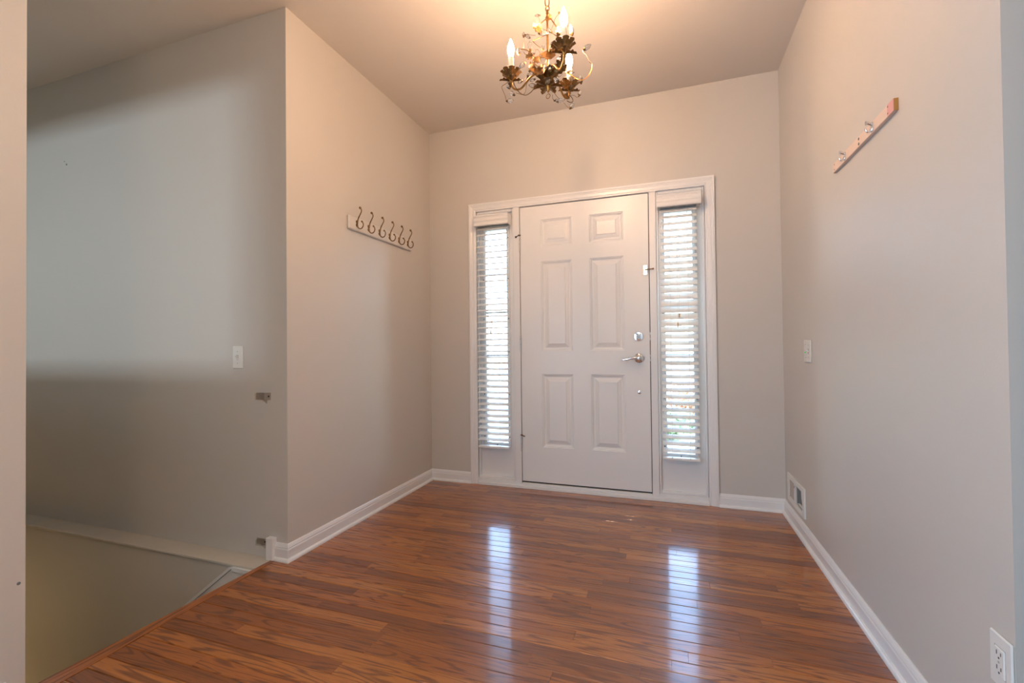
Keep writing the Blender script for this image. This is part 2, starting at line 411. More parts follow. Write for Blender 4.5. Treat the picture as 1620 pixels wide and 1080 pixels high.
base('baseboard_right', (W,YF), (W,0), (-1,0), 1, -1, 'long white baseboard under the pine hook rail')
base('baseboard_front', (W,YF), (5.6,YF), (0,-1), 1, 0)
base('baseboard_hall', (XL,-7.6), (XL,-2.42), (1,0), 0, 0)

# baby-gate block and clear brackets by the stairs
gb = obj('gate_block', MB().bbox(-.112,-.069,-L-.028,-L,.0,.108,.002), M['trim'], None)
tag(gb, 'white wooden block standing at the baseboard end by the stairs', 'block')
def bracket(x0, x1, z0, z1, label):
    r = empty('gate_bracket', ((x0+x1)/2, -L, (z0+z1)/2), label, 'bracket', 'clear gate brackets')
    w2, h2 = (x1-x0)/2, (z1-z0)/2
    obj('mount_plate', MB().bbox(-w2,w2,-.0034,-.0004,-h2,h2,.0008), M['acrylic'], r)
    obj('side_tab', MB().bbox(-w2+.015,-w2+.055,-.024,-.003,-h2+.003,h2-.002,.001), M['acrylic'], r)
    obj('lower_fin', MB().prism([(-.006,-h2+.002),(.026,-h2+.002),(.022,-h2-.018)], lambda p,q,a: (p,a,q), -.004, -.0005), M['acrylic'], r)
    obj('screw', MB().lathe([(0,.0045),(.004,.0035),(.005,.002)], (w2-.014,0,0), (0,-1,0), 10), M['plate_dark'], r)
bracket(-.198,-.103,.783,.820, 'clear plastic bracket screwed to the stairwell wall below the switch')
bracket(-.198,-.130,.058,.090, 'clear plastic bracket low on the stairwell wall beside the white block')

# ------------------------------------------------------------------ front door unit
# casing
cas = empty('trim_5', (0,0,0), 'white moulded casing framing door and sidelights', None, None, 'structure')
CP = [(0,0),(.0,.019),(.012,.019),(.016,.0165),(.022,.0165),(.026,.014),(.044,.0125),(.050,.009),(.058,.009),(.058,0)]   # (from the outer edge, proud)
def mitre(p, q): return p
obj('side_casing', MB().prism(CP, lambda p,q,a: (.344+p,-q,a), 0.0, [2.130-p for p,q in CP]), M['trim'], cas)
obj('side_casing', MB().prism(CP, lambda p,q,a: (2.074-p,-q,a), 0.0, [2.130-p for p,q in CP]), M['trim'], cas)
obj('head_casing', MB().prism(CP, lambda p,q,a: (a,-q,2.130-p), [.344+p for p,q in CP], [2.074-p for p,q in CP]), M['trim'], cas)

door = empty('door_1', (.752,0,0), 'white six-panel front door with chrome lever', None, None, 'structure')
DX = .752
D0, D1, DZ0, DZ1 = .0015, .9105, .052, 2.0645
# frame: jamb posts, head, sill (coordinates local to the door)
obj('jamb_post', MB().bbox(-.052,-.0035,-.006,.12,.0,2.075,.002).box(-.0035,.012,.045,.12,.04,2.075), M['trim'], door)
obj('jamb_post', MB().bbox(.9155,.960,-.006,.12,.0,2.075,.002).box(.900,.9155,.045,.12,.04,2.075), M['trim'], door)
obj('head_jamb', MB().bbox(-.352,1.266,.002,.12,2.0705,2.0765,.001).box(-.0035,.9155,.045,.12,2.055,2.0705), M['trim'], door)
obj('sill', MB().bbox(-.352,1.266,-.022,.14,-.001,.022,.003).bbox(-.0035,.9155,-.010,.13,.022,.040,.003), M['trim'], door)
obj('gap_shade', MB().box(-.0035,.9155,.010,.045,.040,.0515).box(-.0034,.0015,.006,.045,.04,2.07).box(.9105,.9154,.006,.045,.04,2.07).box(0,.912,.008,.045,2.064,2.0704), M['gap'], door, label='dark strip painted as shade in the gap around the door')  # dark strips filling the door gaps, shade put into their colour
PX = [(.159,.386),(.513,.745)]; PZ = [(.307,.836),(1.003,1.655),(1.765,1.962)]
YD = -.003
xs = [D0,.159,.386,.513,.745,D1]; zs = [DZ0,.307,.836,1.003,1.655,1.765,1.962,DZ1]
sl = MB(); V = {}
for i, xx in enumerate(xs):
    for j, zz in enumerate(zs): V[(i,j)] = len(sl.v); sl.v.append((xx,YD,zz))
for i in range(5):
    for j in range(7):
        if i in (1,3) and j in (1,3,5): continue
        sl.f.append((V[(i,j)],V[(i+1,j)],V[(i+1,j+1)],V[(i,j+1)]))
sl.add([(D0,YD,DZ0),(D1,YD,DZ0),(D1,.042,DZ0),(D0,.042,DZ0),(D0,YD,DZ1),(D1,YD,DZ1),(D1,.042,DZ1),(D0,.042,DZ1)], [(0,1,2,3),(4,5,6,7),(1,2,6,5),(2,3,7,6),(0,3,7,4)])
slab = obj('slab', sl, M['door'], door)
RING = [(0,0),(.003,.004),(.008,.0045),(.011,.011),(.018,.014),(.026,.014),(.029,.012),(.050,.0055),(.0515,.0015),(.054,.0010)]
for (a, b) in PX:
    for (c, d) in PZ:
        mb = MB()
        for t, dy in RING: mb.v += [(a+t,YD+dy,c+t),(b-t,YD+dy,c+t),(b-t,YD+dy,d-t),(a+t,YD+dy,d-t)]
        for k in range(len(RING)-1):
            for q in range(4): mb.f.append((4*k+q,4*k+(q+1) % 4,4*k+4+(q+1) % 4,4*k+4+q))
        k = 4*(len(RING)-1); mb.f.append((k,k+1,k+2,k+3))
        obj('door_panel', mb, M['door'], slab)
# hinges with knuckles
hinge = MB()
for i in range(5): hinge.lathe([(.0062,-.05+.02*i+.0006),(.0065,-.05+.02*i+.002),(.0065,-.05+.02*i+.018),(.0062,-.05+.02*i+.0194)], (0,0,0), (0,0,1), 10)
hinge.lathe([(.0035,-.058),(.006,-.056),(.006,-.051)], (0,0,0), (0,0,1), 8).lathe([(.006,.051),(.006,.056),(.002,.060)], (0,0,0), (0,0,1), 8)
hinge.box(-.0015,.0015,.002,.03,-.05,.05)
hme = hinge.mesh('hinge'); hme.materials.append(M['satin'])
for p in hme.polygons: p.use_smooth = True
hme.set_sharp_from_angle(angle=math.radians(35))
for z in (1.795,1.055,.325): obj('hinge', hme, None, door, (-.002,-.0065,z))
for z, up in ((1.861,1),(.388,0)):
    hs = obj('hinge_stop', MB().lathe([(.007,-.004),(.009,-.003),(.009,.003),(.007,.004)], (-.002,-.0065,z), (0,0,1), 10)
        .tube([(-.002,-.010,z),(.012,-.026,z),(.030,-.034,z-.004)] if not up else [(-.002,-.010,z),(-.010,-.018,z)], .004, 8), M['rubber'], door, label='brown hinge-pin door stop')
obj('stop_bumper', MB().tube([(-.008,-.012,1.858),(-.026,-.014,1.852)], .0025, 6).lathe([(.007,0),(.0075,.004),(.006,.008)], (-.030,-.006,1.850), (0,-1,0), 10), M['plate_dark'], door)
# deadbolt
db = obj('deadbolt', MB().lathe([(.033,0),(.033,.004),(.030,.009),(.020,.011),(0,.0115)], (1.591-DX,YD,1.098), (0,-1,0), 24), M['chrome'], door, smooth=True)
obj('thumb_turn', MB().lathe([(.008,.010),(.008,.016),(.006,.018)], (1.591-DX,YD,1.098), (0,-1,0), 12).bbox(1.591-DX-.016,1.591-DX+.016,YD-.028,YD-.016,1.093,1.103,.003), M['chrome'], db, smooth=True)
# lever
lv = obj('lever_rose', MB().lathe([(.034,0),(.034,.005),(.031,.009),(.024,.012),(.022,.016),(.016,.018),(.012,.022),(.011,.045)], (1.593-DX,YD,.952), (0,-1,0), 28), M['chrome'], door, smooth=True)
lx = 1.593-DX
obj('lever_handle', MB().tube([(lx+.004,YD-.046,.952),(lx-.02,YD-.050,.953),(lx-.05,YD-.050,.950),(lx-.085,YD-.046,.943),(lx-.112,YD-.044,.941)], [.009,.009,.0085,.0095,.0075], 12)
    .lathe([(.0,.058),(.010,.055),(.013,.048),(.012,.040)], (lx,YD,.952), (0,-1,0), 16), M['chrome'], lv, smooth=True)
obj('hole_cover', MB().lathe([(.0125,0),(.0125,.002),(.010,.0035),(0,.004)], (1.590-DX,YD,.720), (0,-1,0), 20), M['chrome'], door, smooth=True)
for z, h in ((1.098,.026),(.952,.022)):
    obj('edge_latch', MB().bbox(.911,.9165,-.0025,.020,z-h,z+h,.001), M['chrome'], door)
    obj('latch_bolt', MB().box(.9125,.9158,-.0035,.012,z-.010,z+.010), M['plate_dark'], door)
ch = obj('swing_lock', MB().bbox(1.628-DX,1.652-DX,YD-.006,YD,1.514,1.578,.002), M['chrome'], door)
obj('swing_arm', MB().tube([(1.634-DX,YD-.012,1.546),(1.655-DX,-.020,1.548),(1.690-DX,-.020,1.549)], .0032, 8).lathe([(0,.005),(.0065,.002),(.007,-.004),(.0,-.006)], (1.692-DX,-.022,1.549), (1,0,0), 10), M['bronze'], ch, smooth=True)
for dz in (.022,-.016): obj('screw', MB().lathe([(.0035,0),(.003,.0015),(0,.002)], (1.637-DX,YD-.006,1.546+dz), (0,-1,0), 8), M['plate_dark'], ch)

# sidelights
def sidelight(name, x0, x1, g0, g1, label):
    wd = empty(name, (x0,0,0), label, None, None, 'structure'); w_ = x1-x0; a, b = g0-x0, g1-x0
    gz0, gz1 = .315, 1.925; y0 = .030
    obj('panel_board', MB().box(0,a,y0,y0+.04,.022,2.072).box(b,w_,y0,y0+.04,.022,2.072).box(a,b,y0,y0+.04,.022,gz0).box(a,b,y0,y0+.04,gz1,2.072), M['trim'], wd)
    t = .014
    obj('stop_bead', MB().bbox(.001,t,.004,y0,.05,2.07,.003).bbox(w_-t,w_-.001,.004,y0,.05,2.07,.003).bbox(t,w_-t,.004,y0,.05,.066,.003).bbox(t,w_-t,.004,y0,2.050,2.07,.003).bbox(.0,w_,-.006,y0,.022,.05,.002), M['trim'], wd)
    f = .026; FR = [(0,0),(0,.006),(.006,.012),(.016,.012),(.020,.008),(f,.006),(f,0)]
    fr = MB()
    fr.prism(FR, lambda p,q,k: (a-f+p,y0-q,k), [gz0-f+p for p,q in FR], [gz1+f-p for p,q in FR])
    fr.prism(FR, lambda p,q,k: (b+f-p,y0-q,k), [gz0-f+p for p,q in FR], [gz1+f-p for p,q in FR])
    fr.prism(FR, lambda p,q,k: (k,y0-q,gz0-f+p), [a-f+p for p,q in FR], [b+f-p for p,q in FR])
    fr.prism(FR, lambda p,q,k: (k,y0-q,gz1+f-p), [a-f+p for p,q in FR], [b+f-p for p,q in FR])
    gf = obj('glass_frame', fr, M['trim'], wd)
    sm = MB().lathe([(.0042,0),(.0042,.0006),(0,.001)], (0,0,0), (0,-1,0), 8).mesh('screw_plug'); sm.materials.append(M['plate_dark'])
    for zz in (.36,.68,1.00,1.25,1.55,1.86):
        for xx in (a-f+.011, b+f-.011): obj('screw_plug', sm, None, gf, (xx,y0-.012,zz))
    obj('screw_plug', sm, None, gf, ((a+b)/2,y0-.012,gz0-f+.011))
    zz = [gz0,.6475,.98,1.3125-.03+.02,gz1]
    zz = [gz0,.645,.972,1.300,1.590,gz1]
    for q in range(5):
        obj('pane', MB().box(a,b,y0+.018,y0+.022,zz[q]+(.006 if q else 0),zz[q+1]-(.006 if q < 4 else 0)), M['glass'], wd)
        if q: obj('muntin', MB().bbox(a,b,y0+.002,y0+.036,zz[q]-.007,zz[q]+.007,.003), M['trim'], wd)
    return wd
sidelight('window_1', .402, .700, .465, .635, 'narrow sidelight window beside the door hinges')
sidelight('window_2', 1.712, 2.016, 1.765, 1.938, 'narrow sidelight window beside the door handle')

# ------------------------------------------------------------------ blinds
def blind(x0, x1, vx0, vx1, tilt, label, tz):
    xc = (x0+x1)/2; r = empty('window_blind', (xc,-.0305,1.99), label, 'blind'); z0 = 1.99
    hw = (x1-x0)/2
    # valance with crown profile and two returns
    VP = [(-.052,0),(-.0575,.002),(-.0595,.010),(-.0565,.018),(-.0565,.030),(-.060,.036),(-.0605,.046),(-.057,.054),(-.0585,.062),(-.0635,.070),(-.0635,.079),(-.052,.079)]
    v0, v1 = vx0-xc, vx1-xc
    va = obj('valance', MB().prism(VP, lambda p,q,a: (a,p,q-.052), v0, v1), M['blind'], r)
    RP = [(.0,.0),(.0,.079),(.006,.079)]
    for sx, xx in ((1,v1),(-1,v0)):
        obj('valance_return', MB().prism([(-.052,.001),(.018,.001),(.018,.012),(.020,.02),(.018,.03),(.020,.045),(.016,.058),(.018,.068),(.016,.078),(-.052,.078)], lambda p,q,a: (a,p,q-.052), xx-sx*.006, xx), M['blind'], va)
    obj('headrail', MB().bbox(-hw,hw,-.026,.024,-.048,-.006,.002), M['headrail'], r)
    # slats
    n = 9; top = []; bot = []
    for k in range(n):
        yy = -.025+.05*k/(n-1); cz = .0032*(1-(yy/.025)**2)
        top.append((yy,cz+.0014)); bot.append((yy,cz-.0014))
    me = MB().prism(top+bot[::-1], lambda p,q,a: (a,p,q), -hw, hw).mesh('slat'); me.materials.append(M['blind'])
    for p in me.polygons: p.use_smooth = True
    me.set_sharp_from_angle(angle=math.radians(30))
    ns = 37; rs = random.Random(int(x0*100))
    for k in range(ns):
        z = 1.926-.0438*k
        o = obj('slat', me, None, r, (rs.uniform(-.0015,.0015),0,z-z0), (math.radians(tilt(z)+rs.uniform(-2.5,2.5)), rs.uniform(-.004,.004), rs.uniform(-.004,.004)))
    obj('bottom_rail', MB().bbox(-hw,hw,-.025,.025,.286-z0,.302-z0,.003), M['blind'], r)
    for sx in (-.055,.055):
        for yy in (-.0265,.0265):
            obj('ladder_cord', MB().tube([(sx,yy,-.03),(sx+.001,yy,-.8),(sx,yy,.29-z0)], .0007, 5, 2), M['cord'], r)
        obj('cord_plug', MB().lathe([(.004,0),(.004,.002),(0,.003)], (sx,-.022,.302-z0), (0,0,1), 8), M['cord'], r)
    for dx, zz in ((0,tz),(-.010,tz-.062)):
        obj('lift_cord', MB().tube([(dx,-.032,-.03),(dx,-.033,-.4),(dx,-.033,zz-z0)], .0008, 5, 2), M['cord'], r)
        obj('tassel', MB().lathe([(.002,.0),(.0045,-.003),(.005,-.010),(.004,-.014),(.0055,-.022),(.0058,-.028),(.004,-.030)], (dx,-.033,zz-z0), (0,0,1), 8), M['tassel'], r)
def interp(tab):
    def f(z):
        for (a, b), (c, d) in zip(tab, tab[1:]):
            if a <= z <= c: return b+(d-b)*(z-a)/(c-a)
        return tab[0][1] if z < tab[0][0] else tab[-1][1]
    return f
blind(.424,.668,.419,.687, interp([(.3,17),(1.0,15),(1.5,17),(1.9,25)]), 'white slatted blind beside the door hinges, slats open', 1.228)
blind(1.738,1.964,1.722,1.990, interp([(.3,20),(.6,22),(1.0,26),(1.12,42),(1.2,56),(1.42,54),(1.52,42),(1.65,36),(1.95,36)]), 'white slatted blind beside the door handle, middle slats closed', 1.245)

# ------------------------------------------------------------------ coat rack, hook rail
rk = empty('coat_rack', (0,-.645,1.785), 'white wooden coat rack with six bronze double hooks', 'coat rack')
obj('board', MB().bbox(.0,.017,-.345,.345,-.041,.041,.005), M['rack'], rk)
hk = MB().tube([(.019,0,-.004),(.022,0,.012),(.030,0,.035),(.042,0,.055),(.050,0,.070),(.049,0,.084),(.043,0,.090)], [.0042,.0042,.0036,.0034,.0034,.0034,.003], 8)
hk.lathe([(0,-.008),(.006,-.005),(.0085,0),(.006,.005),(0,.008)], (.041,0,.093), (1,0,.4), 12)
hk.tube([(.019,0,-.006),(.023,0,-.020),(.037,0,-.032),(.054,0,-.029),(.063,0,-.013),(.060,0,.002),(.054,0,.008)], [.0042,.004,.0036,.0034,.0034,.0034,.003], 8)
hk.lathe([(0,-.006),(.0045,-.004),(.006,0),(.0045,.004),(0,.006)], (.053,0,.010), (1,0,.4), 10)
hkm = hk.mesh('coat_hook'); hkm.materials.append(M['bronze'])
bpm = MB().lathe([(.0,.0235),(.004,.023),(.009,.0205),(.0105,.018),(.0105,.017)], (0,0,0), (1,0,0), 14).mesh('back_plate'); bpm.materials.append(M['bronze'])
for me in (hkm,bpm):
    for p in me.polygons: p.use_smooth = True
for k in range(6):
    h = obj('coat_hook', hkm, None, rk, (0,-.2755+.1130*k,.002), (0,0,0))
    for dz in (.010,-.010): obj('back_plate', bpm, None, h, (0,0,dz))
for yy in (-.215,.24): obj('screw', MB().lathe([(.004,.0171),(.003,.0178),(0,.018)], (0,yy,.0), (1,0,0), 8), M['lattice'], rk)

rl = empty('hook_rail', (W,-1.244,1.763), 'bare pine board with two chrome hooks on the wall', 'hook rail')
obj('board', MB().bbox(-.013,0,-.266,.269,-.019,.019,.0012), M['pine'], rl)
obj('end_paint', MB().box(-.0134,-.0001,-.2662,-.226,-.0186,.0186), M['pink'], rl, label='pink stained end of the board')
obj('end_grain', MB().box(-.0122,-.0002,-.2676,-.266,-.0185,.0188), M['pine_end'], rl, label='dark orange cut end')
ch = MB().bbox(-.0155,-.013,-.007,.007,-.017,.015,.0012)
ch.tube([(-.015,0,.009),(-.020,0,.011),(-.027,0,.015),(-.031,0,.015)], [.0055,.0045,.005,.0075], 10).tube([(-.015,0,-.004),(-.018,0,-.012),(-.025,0,-.016),(-.031,0,-.010),(-.031,0,-.004)], [.004,.0034,.003,.003,.0034], 10)
chm = ch.mesh('chrome_hook'); chm.materials.append(M['chrome'])
for p in chm.polygons: p.use_smooth = True
chm.set_sharp_from_angle(angle=math.radians(40))
for yy in (-1.360,-1.112): obj('chrome_hook', chm, None, rl, (0,yy+1.244,0))
for dz in (.009,-.009): obj('drill_hole', MB().lathe([(.0052,0),(.0052,.0006),(0,.0006)], (-.0128,-.001,dz), (-1,0,0), 10), M['plate_dark'], rl)
for yy in (-.230,.250):
    for dz in (.011,-.010): obj('screw', MB().lathe([(.003,0),(.0028,.0007),(0,.0009)], (-.0132,yy,dz), (-1,0,0), 8), M['bronze'], rl)

# ------------------------------------------------------------------ plates on the walls
def plate(mb, w_, h_): return mb
sw = empty('light_switch', (-.319,-L,.997), 'white single toggle switch plate on the stairwell wall', 'switch')
obj('cover_plate', MB().bbox(-.035,.035,-.006,0,-.0575,.0575,.003), M['plate'], sw)
obj('toggle', MB().bbox(-.005,.005,-.007,-.004,-.012,.012,.001).prism([(-.006,.004),(-.020,.012),(-.020,.006),(-.006,-.004)], lambda p,q,a: (a,p,q), -.004, .004), M['plate'], sw)
obj('toggle_slot', MB().box(-.0065,.0065,-.0066,-.0055,-.0135,.0135), M['lattice'], sw)
for dz in (.030,-.030): obj('screw', MB().lathe([(.0028,0),(.0026,.001),(0,.0014)], (0,-.006,dz), (0,-1,0), 8), M['lattice'], sw)
sd = empty('light_switch', (W,-.528,.998), 'white double switch plate with a small green light', 'switch')
obj('cover_plate', MB().bbox(-.006,0,-.058,.058,-.0575,.0575,.003), M['plate'], sd)
obj('dimmer_frame', MB().box(-.0066,-.005,.006,.040,-.035,.035), M['lattice'], sd)
dm = obj('dimmer', MB().bbox(-.0082,-.005,.008,.038,-.033,.033,.001), M['plate'], sd)
obj('indicator_light', MB().bbox(-.0092,-.008,.016,.036,-.010,-.004,.0004), M['led'], dm, label='small green lit indicator')
obj('toggle_slot', MB().box(-.0066,-.0055,-.0295,-.0165,-.0135,.0135), M['lattice'], sd)
obj('toggle', MB().prism([(-.005,.002),(-.020,.010),(-.020,.004),(-.005,-.006)], lambda p,q,a: (p,a,q), -.027, -.019), M['plate'], sd)
for yy in (.023,-.023):
    for dz in (.048,-.048) if yy > 0 else (.030,-.030): obj('screw', MB().lathe([(.0028,0),(.0026,.001),(0,.0014)], (-.006,yy,dz), (-1,0,0), 8), M['lattice'], sd)
ol = empty('wall_outlet', (W,-1.918,.342), 'white electrical outlet low at the wall corner', 'outlet')
obj('cover_plate', MB().bbox(-.006,0,-.035,.035,-.0575,.0575,.003), M['plate'], ol)
obj('socket_rim', MB().lathe([(.0185,0),(.0185,.0008),(0,.0008)], (-.0058,0,.0), (-1,0,0), 24).bbox(-.0064,-.0055,-.0178,.0178,-.032,.032,.0002), M['lattice'], ol)
so = obj('socket', MB().bbox(-.0085,-.005,-.0165,.0165,-.0305,.0305,.0025), M['plate'], ol)
for z in (.016,-.016):
    for yy, hh in ((.0065,.0045),(-.0065,.0038)): obj('slot', MB().box(-.0088,-.008,yy-.0012,yy+.0012,z-hh+.003,z+hh+.003), M['plate_dark'], so)
    obj('slot', MB().lathe([(.0024,0),(.0024,.0004),(0,.0004)], (-.0084,0,z-.007), (-1,0,0), 8), M['plate_dark'], so)
obj('screw', MB().lathe([(.0028,0),(.0026,.001),(0,.0014)], (-.0084,0,0), (-1,0,0), 8), M['lattice'], ol)

vt = empty('wall_register', (W,-.262,.192), 'broken white air register low on the wall by the corner', 'vent')
vf = MB(); yo0, yo1, zo0, zo1 = -.174,.174,-.080,.080
yi = [(-.138,.000),(.026,.140)]; zi0, zi1 = -.050,.050
vf.bbox(-.010,0,yo0,yi[0][0],zo0,zo1,.002).bbox(-.010,0,yi[1][1],yo1,zo0,zo1,.002).bbox(-.010,0,yi[0][0],yi[1][1],zi1,zo1,.002).bbox(-.010,0,yi[0][0],yi[1][1],zo0,zi0,.002).bbox(-.010,0,yi[0][1],yi[1][0],zi0,zi1,.002)
obj('frame', vf, M['plate'], vt)
obj('duct_opening', MB().box(-.0012,-.0002,yi[0][0],yi[0][1],zi0,zi1), M['duct'], vt, label='dark open duct behind the missing grille')
for q in range(3): obj('duct_rib', MB().box(-.003,-.001,-.108+.036*q,-.104+.036*q,zi0,zi1), M['duct'], vt)
obj('grille_shard', MB().prism([(-.138,-.038),(-.060,-.035),(-.030,-.041),(-.070,-.028),(-.105,-.024),(-.138,-.026)], lambda p,q,a: (a,p,q), -.009, -.005)
    .prism([(-.138,.050),(-.118,.050),(-.124,.012),(-.138,-.006)], lambda p,q,a: (a,p,q), -.009, -.005), M['plate'], vt, label='broken white grille piece')
for q in range(9):
    obj('louver', MB().prism([(-.007,.0),(-.004,.0045),(-.0015,.009),(-.003,.0045)], lambda p,q2,a: (p,a,q2), yi[1][0], yi[1][1]), M['lattice'], vt, (0,0,zi0+.0015+.0108*q))
obj('damper_plate', MB().box(-.0015,-.0003,yi[1][0],yi[1][1],zi0,zi1), M['lattice'], vt)
obj('damper_lever', MB().bbox(-.014,-.008,.010,.016,.030,.044,.001), M['satin'], vt)

# ------------------------------------------------------------------ chandelier
CH = (1.3119, -1.3496, 2.74)
WIRES = [(0.0022,[(-0.12,0.0008,-0.4256),(-0.0937,-0.0029,-0.4354),(-0.0678,-0.0067,-0.4601),(-0.0538,-0.0135,-0.4943),(-0.0469,-0.0118,-0.5156),(-0.0255,-0.0064,-0.5319),(-0.0143,-0.0036,-0.5476),(-0.0058,-0.0015,-0.563)]),(0.0008,[(-0.0723,-0.0491,-0.402),(-0.0586,-0.0353,-0.4028),(-0.0432,-0.0212,-0.3981)]),(0.0008,[(-0.0795,-0.0509,-0.4052),(-0.0843,-0.0521,-0.4329),(-0.0944,-0.0237,-0.4456)]),(0.002,[(-0.0439,-0.0625,-0.4466),(-0.0287,-0.0484,-0.4332),(-0.0156,-0.0348,-0.4205),(0.0017,0.0004,-0.3917)]),(0.0014,[(-0.0054,-0.0632,-0.407),(0.0252,-0.0555,-0.4215),(0.0579,-0.0783,-0.46),(0.0822,-0.1031,-0.4952)]),(0.0022,[(0.0025,0.0006,-0.3223),(-0.0046,-0.0321,-0.3538),(-0.0175,-0.0559,-0.3826)]),(0.0008,[(-0.0174,-0.0559,-0.3794),(-0.0159,-0.0555,-0.3634),(-0.0184,-0.0562,-0.3493)]),(0.0026,[(0.0152,0.0038,-0.3209),(0.0387,-0.0419,-0.3766),(0.0626,-0.0771,-0.4298),(0.0824,-0.1031,-0.4819)]),(0.0007,[(0.0294,-0.0339,-0.3967),(0.0408,-0.0413,-0.3814),(0.0481,-0.0395,-0.3589),(0.0601,-0.0365,-0.3451)]),(0.0016,[(-0.0621,0.005,-0.4024),(-0.0445,-0.0008,-0.4245),(-0.0252,-0.0063,-0.4447)]),(0.0013,[(0.1478,0.0164,-0.4834),(0.1656,0.0209,-0.5066),(0.1751,0.0233,-0.5307),(0.1861,0.0261,-0.5387)]),(0.0022,[(0.1852,0.0258,-0.5401),(0.1838,0.0255,-0.56),(0.173,0.0228,-0.5837),(0.1566,0.0187,-0.5997),(0.1385,0.0244,-0.5984),(0.1181,0.0296,-0.5857),(0.1041,0.0261,-0.5749),(0.0877,0.022,-0.564),(0.0724,0.0182,-0.5556)]),(0.0012,[(-0.1687,-0.0011,-0.5537),(-0.1822,-0.0045,-0.5651),(-0.1967,-0.0184,-0.5836),(-0.1896,-0.0166,-0.6069),(-0.179,-0.0243,-0.6312),(-0.1763,-0.0236,-0.6465)]),(0.0018,[(-0.151,0.0034,-0.5564),(-0.1393,-0.004,-0.5887),(-0.119,-0.0092,-0.6197),(-0.0958,-0.0034,-0.6316),(-0.0725,-0.0079,-0.628),(-0.0523,-0.0131,-0.6138),(-0.0348,-0.0087,-0.588)]),(0.001,[(-0.0877,-0.0014,-0.5582),(-0.0909,-0.0022,-0.5882),(-0.0971,-0.0037,-0.621),(-0.1103,-0.007,-0.6278),(-0.1366,-0.0033,-0.6131)]),(0.0008,[(-0.0777,-0.0401,-0.5805),(-0.0892,-0.043,-0.5916),(-0.1007,-0.0459,-0.6013)]),(0.001,[(0.023,0.0264,-0.627),(0.0313,0.0388,-0.6383),(0.0399,0.0512,-0.6448)]),(0.0009,[(0.0495,0.0949,-0.6395),(0.0604,0.0976,-0.6555),(0.0725,0.1007,-0.6665)]),(0.0016,[(0.0668,0.1199,-0.5962),(0.0791,0.1229,-0.6086),(0.0839,0.1241,-0.6245),(0.0739,0.1216,-0.6304),(0.0591,0.1179,-0.623)]),(0.001,[(0.0673,0.1303,-0.5947),(0.0873,0.1353,-0.5946),(0.0971,0.1378,-0.603),(0.1046,0.1397,-0.6034)]),(0.0008,[(0.037,0.1124,-0.5892),(0.0469,0.1149,-0.5963),(0.0593,0.118,-0.5996)]),(0.001,[(0.0203,0.0051,-0.6477),(0.0213,0.0053,-0.6638),(0.0295,0.0074,-0.673)]),(0.0009,[(0.1224,-0.0724,-0.4705),(0.1205,-0.0729,-0.4846),(0.1233,-0.0928,-0.5157)]),(0.0012,[(-0.104,0.0048,-0.4389),(-0.0881,-0.0015,-0.4599),(-0.0564,-0.0038,-0.4759),(-0.0307,-0.0077,-0.4824),(-0.0176,-0.0044,-0.4668)]),(0.001,[(-0.0505,-0.0127,-0.4556),(-0.0375,-0.0094,-0.452),(-0.0291,-0.0073,-0.4661),(-0.0307,-0.0077,-0.4809)]),(0.0008,[(-0.0183,-0.0046,-0.5264),(-0.0081,-0.002,-0.5122),(-0.0022,-0.0006,-0.4962)]),(0.001,[(0.0616,0.0155,-0.5624),(0.054,-0.0071,-0.5859),(0.047,-0.0088,-0.5805),(0.0483,-0.0085,-0.5708)]),(0.0008,[(0.0935,-0.0797,-0.5406),(0.0697,-0.0444,-0.541),(0.0476,-0.019,-0.5395),(0.0271,0.0068,-0.5482)])]
